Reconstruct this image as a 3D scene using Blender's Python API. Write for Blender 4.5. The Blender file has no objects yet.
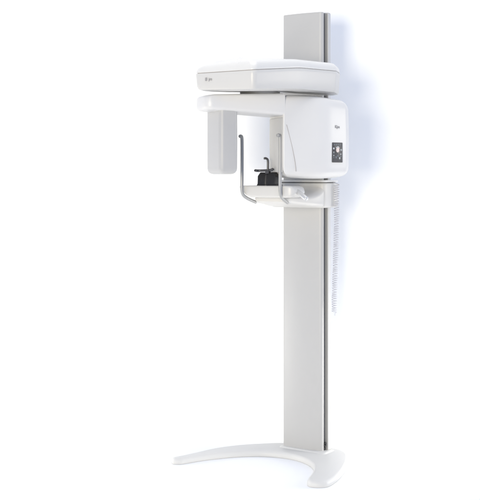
import bpy, bmesh, math, random
from mathutils import Vector, Matrix
random.seed(4)
S = bpy.context.scene
COL = S.collection
R = math.radians

# ------------------------------------------------------------------ materials
def mat(name, col, rough=.4, metal=0.0, var=.03, bump=.0, bscale=400., nscale=6., coat=0.0):
    m = bpy.data.materials.new(name); m.use_nodes = True
    nt = m.node_tree; N = nt.nodes; L = nt.links
    b = N['Principled BSDF']
    tc = N.new('ShaderNodeTexCoord')
    n1 = N.new('ShaderNodeTexNoise'); n1.inputs['Scale'].default_value = nscale; n1.inputs['Detail'].default_value = 5
    L.new(tc.outputs['Object'], n1.inputs['Vector'])
    mx = N.new('ShaderNodeMix'); mx.data_type = 'RGBA'
    mx.inputs[6].default_value = (*[c*(1-var) for c in col], 1)
    mx.inputs[7].default_value = (*[min(1, c*(1+var)) for c in col], 1)
    L.new(n1.outputs['Fac'], mx.inputs[0]); L.new(mx.outputs[2], b.inputs['Base Color'])
    mr = N.new('ShaderNodeMapRange'); mr.inputs['To Min'].default_value = rough*.85; mr.inputs['To Max'].default_value = min(1, rough*1.15)
    L.new(n1.outputs['Fac'], mr.inputs['Value']); L.new(mr.outputs['Result'], b.inputs['Roughness'])
    b.inputs['Metallic'].default_value = metal
    b.inputs['Coat Weight'].default_value = coat
    if bump:
        n2 = N.new('ShaderNodeTexNoise'); n2.inputs['Scale'].default_value = bscale; n2.inputs['Detail'].default_value = 2
        L.new(tc.outputs['Object'], n2.inputs['Vector'])
        bp = N.new('ShaderNodeBump'); bp.inputs['Strength'].default_value = bump; bp.inputs['Distance'].default_value = .001
        L.new(n2.outputs['Fac'], bp.inputs['Height']); L.new(bp.outputs['Normal'], b.inputs['Normal'])
    return m

M_WHITE = mat('white_plastic', (.70, .69, .675), .36, bump=.12)
M_CAP = mat('white_gloss_plastic', (.71, .70, .675), .28, bump=.08)
M_SHELL = mat('off_white_plastic', (.63, .617, .59), .36, bump=.12)
M_GREY = mat('light_grey_plastic', (.48, .475, .468), .42, bump=.15)
M_COL = mat('silver_grey_paint', (.485, .48, .47), .40, var=.02, bump=.12)
M_SIDE = mat('lit_rail_grey', (.56, .56, .56), .38, metal=0, bump=.08)  # paler than the column: light on its outward side put into the colour
M_CHAN = mat('dark_grey_gap', (.25, .25, .25), .6)  # gap tone; darkens the column slots by colour
M_BLACK = mat('black_plastic', (.013, .013, .014), .38, bump=.2)
M_TUBE = mat('brushed_steel', (.40, .40, .395), .45, metal=.3, bump=.1)
M_ROD = mat('dark_metal', (.10, .10, .105), .35, metal=.6)
M_CHROME = mat('satin_steel', (.62, .62, .615), .36, metal=.35)
M_SEAM = mat('seam_gasket', (.40, .365, .355), .6)
M_INK = mat('grey_ink', (.34, .33, .33), .6)
M_INKD = mat('dark_ink', (.10, .10, .10), .6)
M_BASE = mat('white_powder_coat', (.66, .652, .63), .45, bump=.25, bscale=600)
M_PANEL = mat('panel_membrane', (.075, .073, .074), .4, var=.25, nscale=60)
M_PINK = mat('panel_emblem', (.72, .60, .56), .45)
M_BTN = mat('panel_button', (.50, .53, .55), .45)
M_BTNB = mat('panel_button_blue', (.13, .16, .19), .45)
M_CORD = mat('grey_cord', (.52, .52, .56), .5)
M_BACK = mat('white_studio_paper', (.93, .93, .93), .9, var=.005)

# ------------------------------------------------------------------ mesh helpers
def link(name, bm, mats, parent=None, angle=38, loc=None, rotz=0):
    bmesh.ops.remove_doubles(bm, verts=bm.verts, dist=1e-6)
    bmesh.ops.recalc_face_normals(bm, faces=bm.faces)
    me = bpy.data.meshes.new(name); bm.to_mesh(me); bm.free()
    for m in (mats if isinstance(mats, (list, tuple)) else [mats]): me.materials.append(m)
    for p in me.polygons: p.use_smooth = len(p.vertices) <= 8             # flat end caps stay flat
    me.set_sharp_from_angle(angle=R(angle))
    o = bpy.data.objects.new(name, me); COL.objects.link(o)
    if loc: o.location = loc
    o.rotation_euler = (0, 0, rotz)
    if parent: o.parent = parent
    return o

def fillet(poly, seg=8):
    """poly: list of (x, y, radius) -> rounded outline with a fixed count of points"""
    out = []; n = len(poly)
    for i in range(n):
        x, y, r = poly[i]; p = Vector((x, y))
        a = Vector(poly[i-1][:2])-p; b = Vector(poly[(i+1) % n][:2])-p
        la, lb = a.length, b.length; a.normalize(); b.normalize()
        ang = a.angle(b); t = r/math.tan(ang/2)
        t = min(t, .48*la, .48*lb); r2 = t*math.tan(ang/2)
        c = p+(a+b).normalized()*(r2/math.sin(ang/2))
        s = p+a*t-c; e = p+b*t-c
        a0 = math.atan2(s.y, s.x); a1 = math.atan2(e.y, e.x); da = (a1-a0+math.pi) % (2*math.pi)-math.pi
        for k in range(seg+1):
            q = a0+da*k/seg; out.append((c.x+r2*math.cos(q), c.y+r2*math.sin(q)))
    return out

def offset(poly, d, k_r=.6):
    """inward offset of a counter-clockwise (x, y, r) polygon"""
    n = len(poly); res = []
    for i in range(n):
        p0 = Vector(poly[i-1][:2]); p1 = Vector(poly[i][:2]); p2 = Vector(poly[(i+1) % n][:2])
        e1 = (p1-p0).normalized(); e2 = (p2-p1).normalized()
        n1 = Vector((-e1.y, e1.x)); n2 = Vector((-e2.y, e2.x))
        k = d/(1+n1.dot(n2)); q = p1+(n1+n2)*k
        res.append((q.x, q.y, max(.0012, poly[i][2]-d*k_r)))
    return res

def smooth_offset(pts, d):
    n = len(pts); res = []
    for i in range(n):
        t = (Vector(pts[(i+1) % n])-Vector(pts[i-1])).normalized()
        res.append((pts[i][0]-t.y*d, pts[i][1]+t.x*d))
    return res

def stack(bm, rings, mids=None, cap0=True, cap1=True, capmat=(0, 0)):
    vs = [[bm.verts.new(p) for p in ring] for ring in rings]
    n = len(vs[0])
    for i in range(len(vs)-1):
        for k in range(n):
            f = bm.faces.new((vs[i][k], vs[i][(k+1) % n], vs[i+1][(k+1) % n], vs[i+1][k]))
            if mids: f.material_index = mids[i]
    if cap0:
        f = bm.faces.new(list(reversed(vs[0]))); f.material_index = capmat[0]
    if cap1 == 'fan':                                                  # crowned cap: fan round a centre point
        c = sum((v.co for v in vs[-1]), Vector())/n; c.z += .012; c = bm.verts.new(c)
        for k in range(n): bm.faces.new((vs[-1][k], vs[-1][(k+1) % n], c))
    elif cap1:
        f = bm.faces.new(vs[-1]); f.material_index = capmat[1]
    return vs

def shell(poly, levels, zfun=None, seg=8, k_r=.6):
    """rings of the outline at (z, inset) levels; zfun(x, y, z) may bend them"""
    rings = []
    for z, ins in levels:
        o = fillet(offset(poly, ins, k_r) if ins else poly, seg)
        rings.append([(x, y, zfun(x, y, z) if zfun else z) for x, y in o])
    return rings

def catmull(pts, sub=8, closed=False):
    out = []; n = len(pts); rng = n if closed else n-1
    for i in range(rng):
        if closed: p = [Vector(pts[(i+k-1) % n]) for k in range(4)]
        else: p = [Vector(pts[max(0, min(n-1, i+k-1))]) for k in range(4)]
        for s in range(sub):
            t = s/sub
            out.append(tuple(.5*((2*p[1])+(p[2]-p[0])*t+(2*p[0]-5*p[1]+4*p[2]-p[3])*t*t+(3*p[1]-p[0]-3*p[2]+p[3])*t**3)))
    if not closed: out.append(tuple(pts[-1]))
    return out

def sweep(bm, pts, rad, seg=14, mid=0):
    P = [Vector(p) for p in pts]; n = len(P)
    rad = rad if isinstance(rad, (list, tuple)) else [rad]*n
    t0 = (P[1]-P[0]).normalized()
    up = Vector((0, 0, 1)) if abs(t0.z) < .9 else Vector((1, 0, 0))
    u = t0.cross(up).normalized(); rings = []
    for i in range(n):
        t = (P[min(n-1, i+1)]-P[max(0, i-1)]).normalized()
        u = (u-t*u.dot(t)).normalized(); v = t.cross(u)
        rings.append([P[i]+(u*math.cos(a)+v*math.sin(a))*rad[i] for a in [2*math.pi*k/seg for k in range(seg)]])
    stack(bm, rings, mids=[mid]*(n-1), capmat=(mid, mid))

def capped(pts, r, e=.004):
    """radii that round both ends of a swept rod"""
    a, b = Vector(pts[0]), Vector(pts[1]); c, d = Vector(pts[-2]), Vector(pts[-1])
    da = (b-a).normalized(); dd = (d-c).normalized()
    P = [tuple(a), tuple(a+da*e*.3), tuple(a+da*e)]+list(pts[1:-1])+[tuple(d-dd*e), tuple(d-dd*e*.3), tuple(d)]
    return P, [r*.45, r*.8, r]+[r]*(len(pts)-2)+[r, r*.8, r*.45]

def box(bm, lo, hi, mid=0, mtx=None):
    c = [(x, y, z) for x in (lo[0], hi[0]) for y in (lo[1], hi[1]) for z in (lo[2], hi[2])]
    v = [bm.verts.new(mtx @ Vector(p) if mtx else p) for p in c]
    for q in ((0, 1, 3, 2), (4, 6, 7, 5), (0, 4, 5, 1), (2, 3, 7, 6), (0, 2, 6, 4), (1, 5, 7, 3)):
        bm.faces.new([v[i] for i in q]).material_index = mid

def bevel(o, w, seg=3, angle=35):
    b = o.modifiers.new('bevel', 'BEVEL'); b.width = w; b.segments = seg
    b.limit_method = 'ANGLE'; b.angle_limit = R(angle); b.harden_normals = False
    return o

def disc(bm, c, r, y0, y1, mid, mtx, seg=20, sx=1.0):
    rings = [[mtx @ Vector((c[0]+r*sx*math.cos(a), y, c[1]+r*math.sin(a))) for a in [2*math.pi*k/seg for k in range(seg)]] for y in (y0, y1)]
    stack(bm, rings, [mid], capmat=(mid, mid))

def lettering(name, body, size, mtx, material, parent, depth=.0004, extra=None):
    cu = bpy.data.curves.new(name, 'FONT'); cu.body = body; cu.size = size; cu.extrude = depth; cu.offset = size*.012
    t = bpy.data.objects.new(name, cu); COL.objects.link(t)
    dg = bpy.context.evaluated_depsgraph_get()
    me = bpy.data.meshes.new_from_object(t.evaluated_get(dg))
    bpy.data.objects.remove(t); me.name = name
    if extra:
        bm = bmesh.new(); bm.from_mesh(me); extra(bm); bm.to_mesh(me); bm.free()
    me.transform(mtx)
    me.materials.clear(); me.materials.append(material)
    o = bpy.data.objects.new(name, me); COL.objects.link(o); o.parent = parent
    return o

# ------------------------------------------------------------------ the machine
root = bpy.data.objects.new('dental_xray_machine', None); COL.objects.link(root)
root.empty_display_size = .2
root['label'] = 'tall white and grey panoramic dental x-ray machine standing on a horseshoe floor base'
root['category'] = 'x-ray machine'

# horseshoe base
outer = [(-.470, -.474), (-.460, -.436), (-.436, -.351), (-.400, -.207), (-.337, -.088), (-.257, .005), (-.165, .085),
         (-.06, .118), (.06, .126), (.150, .122), (.215, .072), (.278, -.041), (.330, -.176), (.366, -.310), (.376, -.395), (.366, -.428),
         (.338, -.450), (.306, -.456), (.281, -.438), (.262, -.395), (.236, -.315), (.197, -.232), (.142, -.166),
         (.056, -.113), (-.04, -.098), (-.152, -.127), (-.258, -.209), (-.349, -.338), (-.396, -.442), (-.412, -.476), (-.445, -.494)]
outer = outer[::-1]                                                    # counter-clockwise
area = sum(outer[i-1][0]*outer[i][1]-outer[i][0]*outer[i-1][1] for i in range(len(outer)))
if area < 0: outer = outer[::-1]
plan = [(p[0], p[1]) for p in catmull([(x, y, 0) for x, y in outer], 6, True)]
rings = []
for z, ins in ((.0006, .001), (.004, 0), (.012, 0), (.018, .0012), (.023, .0036), (.0268, .0075), (.0288, .012), (.0293, .0150)):
    rings.append([(x, y, z) for x, y in smooth_offset(plan, ins)])
bm = bmesh.new(); stack(bm, rings)
base = link('base_stand', bm, M_BASE, root, 75)
# raised foot that carries the column
bm = bmesh.new()
fp = [(-.134, -.014, .02), (.134, -.014, .02), (.134, .086, .02), (-.134, .086, .02)]
stack(bm, shell(fp, ((.0285, -.004), (.031, -.001), (.0345, .003), (.036, .008))))
link('column_foot', bm, M_BASE, base)

# column: a slightly crowned front cover, an open slot on each side and a back rail
ZT, ZB = 2.232, .036
prof = []
for k in range(13):                                                    # crowned front
    t = k/12; x = -.114+t*.199; prof.append((x, .010*((x+.014)/.109)**2-.001))
for k in range(1, 7):                                                  # rolled right edge
    a = k/6*math.pi/2; prof.append((.085+.022*math.sin(a), .0073+.016*(1-math.cos(a))))
prof += [(.1065, .024), (.093, .025), (.093, .048), (.113, .049), (.1165, .050), (.1165, .074), (-.1285, .074), (-.1285, .050),
         (-.1255, .049), (-.105, .048), (-.105, .025), (-.1255, .024)]
for k in range(6, 0, -1):
    a = k/6*math.pi/2; prof.append((-.114-.012*math.sin(a), .0075+.015*(1-math.cos(a))))
bm = bmesh.new()
stack(bm, [[(x, y, z) for x, y in prof] for z in (ZB, ZT)])
column = link('column', bm, M_COL, root, 32)
for sx, dx in ((1, -.006), (-1, .006)):
    def span(a, b): return (min(sx*(a+dx), sx*(b+dx)), max(sx*(a+dx), sx*(b+dx)))
    x0, x1 = span(.0985, .1015); x2, x3 = span(.1015, .1195)             # L-shaped dark liner, the slot's shade put into its colour
    bm = bmesh.new(); box(bm, (x0, .0262, ZB+.002), (x1, .0468, ZT-.002)); box(bm, (x2, .0440, ZB+.002), (x3, .0472, ZT-.002))
    link('rail_channel', bm, M_CHAN, column)
    x0, x1 = span(.1222, .1245)
    bm = bmesh.new(); box(bm, (x0, .0492, ZB+.001), (x1, .0735, ZT-.001))
    bevel(link('side_rail', bm, M_SIDE, column), .0008, 2)  # thin pale strip, side light painted in
bm = bmesh.new()
for zz, rr in ((.0, .009),):
    mt = Matrix.Translation((.0985, .035, .066)) @ Matrix.Rotation(R(-90), 4, 'Z')
    disc(bm, (0, 0), .011, -.003, .012, 0, mt); disc(bm, (0, 0), .005, .0122, .016, 0, mt, 6)
    mt2 = Matrix.Translation((.0985, .033, .046)) @ Matrix.Rotation(R(-90), 4, 'Z')
    disc(bm, (0, 0), .006, -.003, .009, 0, mt2)
link('end_stop', bm, M_BLACK, column)
bm = bmesh.new()
stack(bm, [[(x*s, .037+(y-.037)*s, z) for x, y in prof] for z, s in ((ZT+.0003, .992), (ZT+.003, .992), (ZT+.0042, .975))])
link('end_cap', bm, M_COL, column, 32)

# overhead unit: broad at the column, tapering to a flat nose
OH = [(-.163, -.702, .030), (.163, -.702, .028), (.229, -.42, .35), (.264, -.13, .035), (.222, -.012, .03),
      (-.222, -.012, .03), (-.264, -.13, .035), (-.229, -.42, .35)]
def seam(x, y, z):                                                      # the parting line climbs, then sinks towards the column
    t = (y+.7)/.7
    return z+.030*t+.016*math.sin(math.pi*min(1, max(0, t)))*1.0
def under(x, y, z):
    t = (y+.7)/.7
    return z+.012*t+.012*math.sin(math.pi*min(1, max(0, t)))+(.016*max(0, (-x-.02)/.16)**2 if x < -.02 else 0)
bm = bmesh.new()
R1 = shell(OH, ((1.795, .060), (1.7965, .030), (1.802, .010), (1.812, .005)), under)
R2 = shell(OH, ((1.842, .003), (1.868, .0005), (1.8835, 0), (1.8850, .0012)), seam)
stack(bm, R1+R2)
over = link('overhead_unit', bm, M_SHELL, root, 45)
bm = bmesh.new(); stack(bm, shell(OH, ((1.8835, .006), (1.891, .006)), seam))
link('seam_gasket', bm, M_SEAM, over)
bm = bmesh.new()
def dome(x, y, z):
    b = seam(x, y, z); k = (z-1.887)/.065
    return b-k*k*(.023*(y+.7)/.7+.013*min(1.5, (x/.13)**2)*(1-(y+.7)/.7)+.016*min(1, max(0, -x/.12)))
stack(bm, shell(OH, ((1.8873, .0015), (1.8885, .0005), (1.894, .001), (1.908, .004), (1.922, .009), (1.934, .016), (1.942, .026), (1.948, .042), (1.9505, .056)), dome, 8, -.7), cap1='fan')
link('top_cover', bm, M_CAP, over, 60)
# maker's mark near the left end of the nose
def sq(bm):
    vs = [bm.verts.new(p) for p in ((-.019, -.001, .0004), (-.008, -.001, .0004), (-.008, .014, .0004), (-.019, .014, .0004))]
    bm.faces.new(vs)
e = Vector((1, 0, 0))
mt = Matrix.Translation((-.084, -.7028, 1.850)) @ Matrix.Rotation(math.atan2(e.y, e.x), 4, 'Z') @ Matrix.Rotation(R(90), 4, 'X')
lettering('lettering', 'jm', .0195, mt, M_INK, over, extra=sq)

# rotating arm carrying sensor and x-ray tube; its own frame is turned round the pivot
PIV = (0, -.40, 0); ROT = R(50.9)
bm = bmesh.new()
disc(bm, (0, 0), .095, -1.812, -1.770, 0, Matrix.Rotation(R(-90), 4, 'X'), 48)
for v in bm.verts: v.co = Vector((v.co.x, v.co.y, abs(v.co.z)))
link('pivot_ring', bm, M_CHAN, root, 40, PIV, ROT)
AR = [(-.299, -.104, .045), (.090, -.1047, .001), (.090, .112, .003), (-.299, .118, .085)]
def armz(x, y, z):
    t = (x+.31)/.40
    return z-.026*t if z < 1.74 else z+.0180*min(1, max(0, t)/.42)
bm = bmesh.new()
stack(bm, shell(AR, ((1.7225, .022), (1.7235, .012), (1.727, .005), (1.733, .001), (1.739, 0), (1.772, 0), (1.7775, .0018), (1.7815, .005), (1.784, .010), (1.7845, .016)), armz))
arm = link('rotating_arm', bm, M_WHITE, root, 45, PIV, ROT)
SN = [(-.226, -.094, .024), (-.138, -.096, .018), (-.138, .138, .018), (-.226, .138, .024)]
bm = bmesh.new()
stack(bm, shell(SN, ((1.423, .026), (1.4245, .017), (1.430, .008), (1.439, .002), (1.450, 0), (1.58, -.001), (1.735, 0))))
link('sensor_head', bm, M_GREY, root, 28, PIV, ROT)

TB = [(.082, -.104, .006), (.285, -.113, .24), (.420, -.055, .035), (.460, .01, .05), (.446, .090, .04), (.36, .110, .05), (.082, .102, .006)]
bm = bmesh.new()
def tubez(x, y, z):
    if z > 1.60: return 1.60+(z-1.60)*1.125-.022*((x-.08)/.37)**2*(z-1.60)/.175
    return z+.010*((x-.25)/.2)**2*(1.60-z)/.2
lv = ((1.402, .060), (1.4035, .045), (1.407, .030), (1.413, .017), (1.422, .008), (1.436, .002), (1.455, 0), (1.59, -.002), (1.70, 0),
      (1.730, .0012), (1.748, .0045), (1.760, .010), (1.768, .018), (1.773, .030), (1.775, .042))
stack(bm, shell(TB, lv, tubez, 10))
tube = link('tube_head', bm, M_WHITE, root, 50, PIV, ROT)
# parting line of the front shell: a thin bead following the face
def tface(x, z): return -.1035-(x-.082)/.203*.009-.0022
seam_pts = [(.086, z_) for z_ in ()]+[(.079, 1.695), (.096, 1.655), (.111, 1.600), (.125, 1.545), (.136, 1.490), (.141, 1.455), (.142, 1.436)]
cur = catmull([(x, tface(x, z), z) for x, z in seam_pts if x > .083], 8)
bm = bmesh.new(); sweep(bm, cur, .0012, 6)
link('shell_seam', bm, M_SEAM, tube, 40)
# inner face: grey plate, the shade of this side put into its colour
bm = bmesh.new(); stack(bm, [[(x, y, z) for y, z in fillet([(-.092, 1.432, .006), (.088, 1.432, .006), (.088, 1.69, .006), (-.092, 1.69, .006)], 5)] for x in (.0835, .0775)])
bevel(link('inner_face_shade', bm, M_GREY, tube), .0015, 2)
# facet with control panel and mark
fa = Vector((.285, -.113, 0)); fb = Vector((.420, -.055, 0)); fd = (fb-fa).normalized()
FM = Matrix.Translation(fa) @ Matrix.Rotation(math.atan2(fd.y, fd.x), 4, 'Z')   # local x along the facet, -y out of it
pm = FM @ Matrix.Translation((.0815, -.0022, 1.5265))
bm = bmesh.new()
W, H = .0345, .0475
o = fillet([(-W, -H, .003), (W, -H, .003), (W, H, .003), (-W, H, .003)], 4)
stack(bm, [[pm @ Vector((x*s, y, z*s)) for x, z in o] for y, s in ((.006, 1), (-.0012, 1), (-.0022, .97))])
def pad(x0, z0, x1, z1, m): box(bm, (x0, -.0032, z0), (x1, -.0020, z1), m, pm)
# pale round key with a raised bar across its top, then rows of small keys round it
disc(bm, (0, .012), .0115, -.0034, -.002, 1, pm, 24, .9)
pad(-.004, .024, .008, .029, 2); pad(-.011, .021, -.005, .026, 2); pad(.006, .019, .012, .024, 1)
pad(-.0305, .015, -.022, .023, 2); pad(.018, .010, .0285, .015, 2); pad(.0215, .0075, .025, .0175, 2)
for k, z in enumerate((-.001, -.009, -.017, -.026)): pad(-.029, z, -.0235, z+.004, 2 if k % 2 == 0 else 3)
for k, z in enumerate((-.010, -.020)): pad(.018, z, .024, z+.005, 3 if k else 2)
pad(.010, -.032, .0165, -.022, 2); pad(-.014, -.028, -.008, -.018, 3); pad(-.002, -.020, .004, -.012, 3)
for x in (-.024, -.012, .0, .012): pad(x, .035, x+.006, .040, 3)
link('control_panel', bm, [M_PANEL, M_PINK, M_BTN, M_BTNB], tube, 40)
mt = FM @ Matrix.Translation((.066, -.0024, 1.643)) @ Matrix.Rotation(R(90), 4, 'X')
lettering('lettering', 'Kjm', .0195, mt, M_INK, tube)

# carriage sliding on the column
CA = [(-.160, -.062, .022), (.160, -.062, .022), (.160, .088, .018), (-.160, .088, .018)]
bm = bmesh.new()
stack(bm, shell(CA, ((1.256, .016), (1.2575, .009), (1.261, .003), (1.267, 0), (1.372, 0), (1.377, .002), (1.379, .006))))
carr = link('carriage', bm, M_SHELL, root, 45)
bm = bmesh.new(); stack(bm, shell(CA, ((1.3785, .012), (1.3845, .012))))
link('carriage_gap', bm, M_CHAN, carr)
bm = bmesh.new(); stack(bm, shell(CA, ((1.384, .003), (1.385, .001), (1.3915, .0), (1.3935, .003))))
link('carriage_plate', bm, M_CAP, carr, 45)
bm = bmesh.new()
for x in (.121, .131): box(bm, (x, -.0628, 1.288), (x+.0025, -.060, 1.338))
link('vent_slot', bm, M_GREY, carr)

# support bracket flowing from the carriage to the chin tray
bm = bmesh.new(); rings = []
for t in [k/14 for k in range(15)]:
    y = -.058-t*.262
    s = t*t*(3-2*t)
    hw = .154*(1-s)+.088*s
    zt = 1.366*(1-min(1, t*2.2)**.6)+1.318*(min(1, t*2.2)**.6)
    zb = 1.260+.020*t+.006*t*t
    if t == 1: hw -= .008; zb += .006
    o = fillet([(-hw, zb, .018), (hw, zb, .018), (hw, zt, .035), (-hw, zt, .035)], 5)
    rings.append([(x, y, z) for x, z in o])
stack(bm, rings)
sup = link('support_bracket', bm, M_SHELL, root, 50)
# chin tray: a cross bar with rising, rounded ends
bm = bmesh.new(); rings = []
for k in range(31):
    t = k/30; x = -.145+t*.320
    e0 = min(1, (x+.145)/.075); e1 = min(1, (.175-x)/.045)
    rise = .044*(1-e0)**1.3
    rnd = math.sqrt(max(.02, 1-(1-e1)**2))
    zc = 1.341; zt = zc+(1.3685-zc)*rnd; zb = zc-(zc-1.312)*rnd+rise
    y0 = -.380+.022*(1-min(1, e0*1.6))+.03*(1-rnd); y1 = -.262-.02*(1-rnd)
    if k in (0, 30): zt -= .004
    o = fillet([(y0, zb, .010), (y1, zb, .010), (y1, zt, .008), (y0, zt, .008)], 5)
    rings.append([(x, y, z) for y, z in o])
stack(bm, rings)
tray = link('chin_tray', bm, M_SHELL, root, 50)
bm = bmesh.new()
P, Q = capped([(.160, -.330, 1.343), (.196, -.346, 1.328), (.236, -.362, 1.306)], .0115, .006); sweep(bm, P, Q, 18)
link('lock_lever', bm, M_CHROME, tray)

# side grips
for sx in (-1, 1):
    pts = catmull([(sx*.106, -.414, 1.604), (sx*.107, -.404, 1.606), (sx*.108, -.394, 1.598), (sx*.108, -.392, 1.56), (sx*.108, -.392, 1.48),
                   (sx*.108, -.393, 1.40), (sx*.1085, -.393, 1.352), (sx*.107, -.386, 1.326), (sx*.102, -.362, 1.309), (sx*.094, -.315, 1.292), (sx*.090, -.296, 1.287)], 7)
    bm = bmesh.new(); P, Q = capped(pts, .0080, .003); sweep(bm, P, Q, 16)
    link('hand_grip', bm, M_TUBE, root)

# chin rest block with bite rod
bm = bmesh.new()
def chin(hw, y0, y1, z): return [(-hw, y0, z), (-.006, y0, z), (0, y0+.004, z), (.006, y0, z), (hw, y0, z), (hw, y1, z), (-hw, y1, z)]
CX = .010
rr = [chin(.0545, -.362, -.298, 1.3665), chin(.0545, -.362, -.298, 1.371), chin(.051, -.360, -.300, 1.376), chin(.050, -.359, -.302, 1.414), chin(.040, -.352, -.308, 1.432)]
stack(bm, [[(x+CX, y, z) for x, y, z in q] for q in rr])
chinr = bevel(link('chin_rest', bm, M_BLACK, root, 25), .003, 3, 20)
bm = bmesh.new()
pts = catmull([(-.044, -.374, 1.441), (-.040, -.363, 1.440), (-.030, -.354, 1.440), (0, -.350, 1.441), (.030, -.350, 1.443), (.044, -.352, 1.449)], 6)
P, Q = capped(pts, .0062, .003); sweep(bm, P, Q, 12)
box(bm, (.002, -.358, 1.426), (.022, -.340, 1.4415))
link('head_support_bar', bm, M_ROD, chinr)
bm = bmesh.new()
pts = catmull([(.013, -.350, 1.432), (.013, -.350, 1.460), (.013, -.350, 1.482), (.012, -.353, 1.494), (.008, -.362, 1.499), (.004, -.371, 1.498)], 6)
P, Q = capped(pts, .0055, .003); sweep(bm, P, Q, 12)
link('bite_rod', bm, M_ROD, chinr)

# ------------------------------------------------------------------ coiled cord hanging at the right side of the carriage
bm = bmesh.new(); pts = []
turns, seg, r = 56, 14, .0125
z0, z1 = 1.372, .735
pts += [(.158, .030, 1.380), (.166, .030, 1.381)]
for k in range(turns*seg+1):
    t = k/(turns*seg); a = 2*math.pi*k/seg
    sway = -.012*t+.002*math.sin(t*5)
    rr_ = r*(1+.06*math.sin(t*37))
    pts.append((.178+sway+rr_*math.cos(a), .030+rr_*math.sin(a), z0+(z1-z0)*(t+.0016*math.sin(t*61)+.0012*math.sin(t*97+1))))
pts += [(.168, .030, .728), (.167, .031, .718)]
sweep(bm, pts, .0018, 6)
cord = link('coiled_cord', bm, M_CORD, None, 60)
cord['label'] = 'thin grey coiled cord hanging beside the column below the x-ray tube housing'
cord['category'] = 'cord'

# ------------------------------------------------------------------ setting: white studio sweep, square to the lens
TH = R(33.9)
rt = Vector((math.cos(TH), math.sin(TH), 0)); fw = Vector((-math.sin(TH), math.cos(TH), 0))
BACK = .295; RC = .10
def P3(a, b, z): return tuple(rt*a+fw*b+Vector((0, 0, z)))
bm = bmesh.new()
v = [bm.verts.new(P3(a, b, 0)) for a, b in ((-9, -9), (9, -9), (9, BACK-RC), (-9, BACK-RC))]; bm.faces.new(v)
fl = link('floor', bm, M_BACK); fl['kind'] = 'structure'
bm = bmesh.new()
pr = [(BACK-RC+RC*math.sin(k/16*math.pi/2), RC-RC*math.cos(k/16*math.pi/2)) for k in range(17)]+[(BACK, 6.0)]
rows = [[bm.verts.new(P3(a, b, z)) for b, z in pr] for a in (-9, 9)]
for i in range(len(pr)-1): bm.faces.new((rows[0][i], rows[1][i], rows[1][i+1], rows[0][i+1]))
bk = link('backdrop', bm, M_BACK, None, 60); bk['kind'] = 'structure'

# ------------------------------------------------------------------ light
w = bpy.data.worlds.new('World'); S.world = w; w.use_nodes = True
w.node_tree.nodes['Background'].inputs['Color'].default_value = (.54, .73, 1.19, 1)
w.node_tree.nodes['Background'].inputs['Strength'].default_value = .54
def area(name, a, b, z, target, size, power, col=(1, 1, 1), spread=180, sizey=None):
    l = bpy.data.lights.new(name, 'AREA'); l.energy = power; l.color = col; l.size = size; l.spread = R(spread)
    if sizey: l.shape = 'RECTANGLE'; l.size_y = sizey
    o = bpy.data.objects.new(name, l); COL.objects.link(o); o.location = P3(a, b, z)
    d = Vector(P3(*target))-o.location
    o.rotation_euler = d.to_track_quat('-Z', 'Y').to_euler()
    return o
area('added_halo_key', -3.6, -8.4, 1.75, (.0, 0, 1.4), 2.5, 450, (1, .90, .68))  # unseen lamp added to throw the machine's halo shadow on the backdrop
area('added_top_fill', 0, -1.1, 4.8, (0, -1.1, 0), 2.6, 70, (1, .945, .82))  # unseen fill added overhead to lift the floor to white
area('side_lamp', 3.2, -.35, 1.8, (0, -.6, 1.4), 1.0, 5, (1, .93, .78), 70)
area('added_low_fill', 1.5, -.2, .3, (.15, .32, .25), .4, 8, (1, .97, .88), 110)  # unseen fill added to fade the column's shadow low down
area('added_low_fill', -2.2, -.1, .3, (-.1, .32, .3), .5, 7, (1, .97, .88), 150)  # second added fill, whitens floor and backdrop at left

# ------------------------------------------------------------------ camera
cd = bpy.data.cameras.new('camera'); cam = bpy.data.objects.new('camera', cd); COL.objects.link(cam)
cam.location = (2.80087, -4.73828, 1.424)
cam.rotation_euler = (R(90), 0, TH)
cd.sensor_fit = 'HORIZONTAL'; cd.sensor_width = 36; cd.lens = 1088/480*36
cd.shift_x = 0; cd.shift_y = -(250-174)/480
cd.clip_end = 200
S.camera = cam
S.view_settings.view_transform = 'Standard'; S.view_settings.look = 'None'
S.view_settings.exposure = 0; S.view_settings.gamma = 1
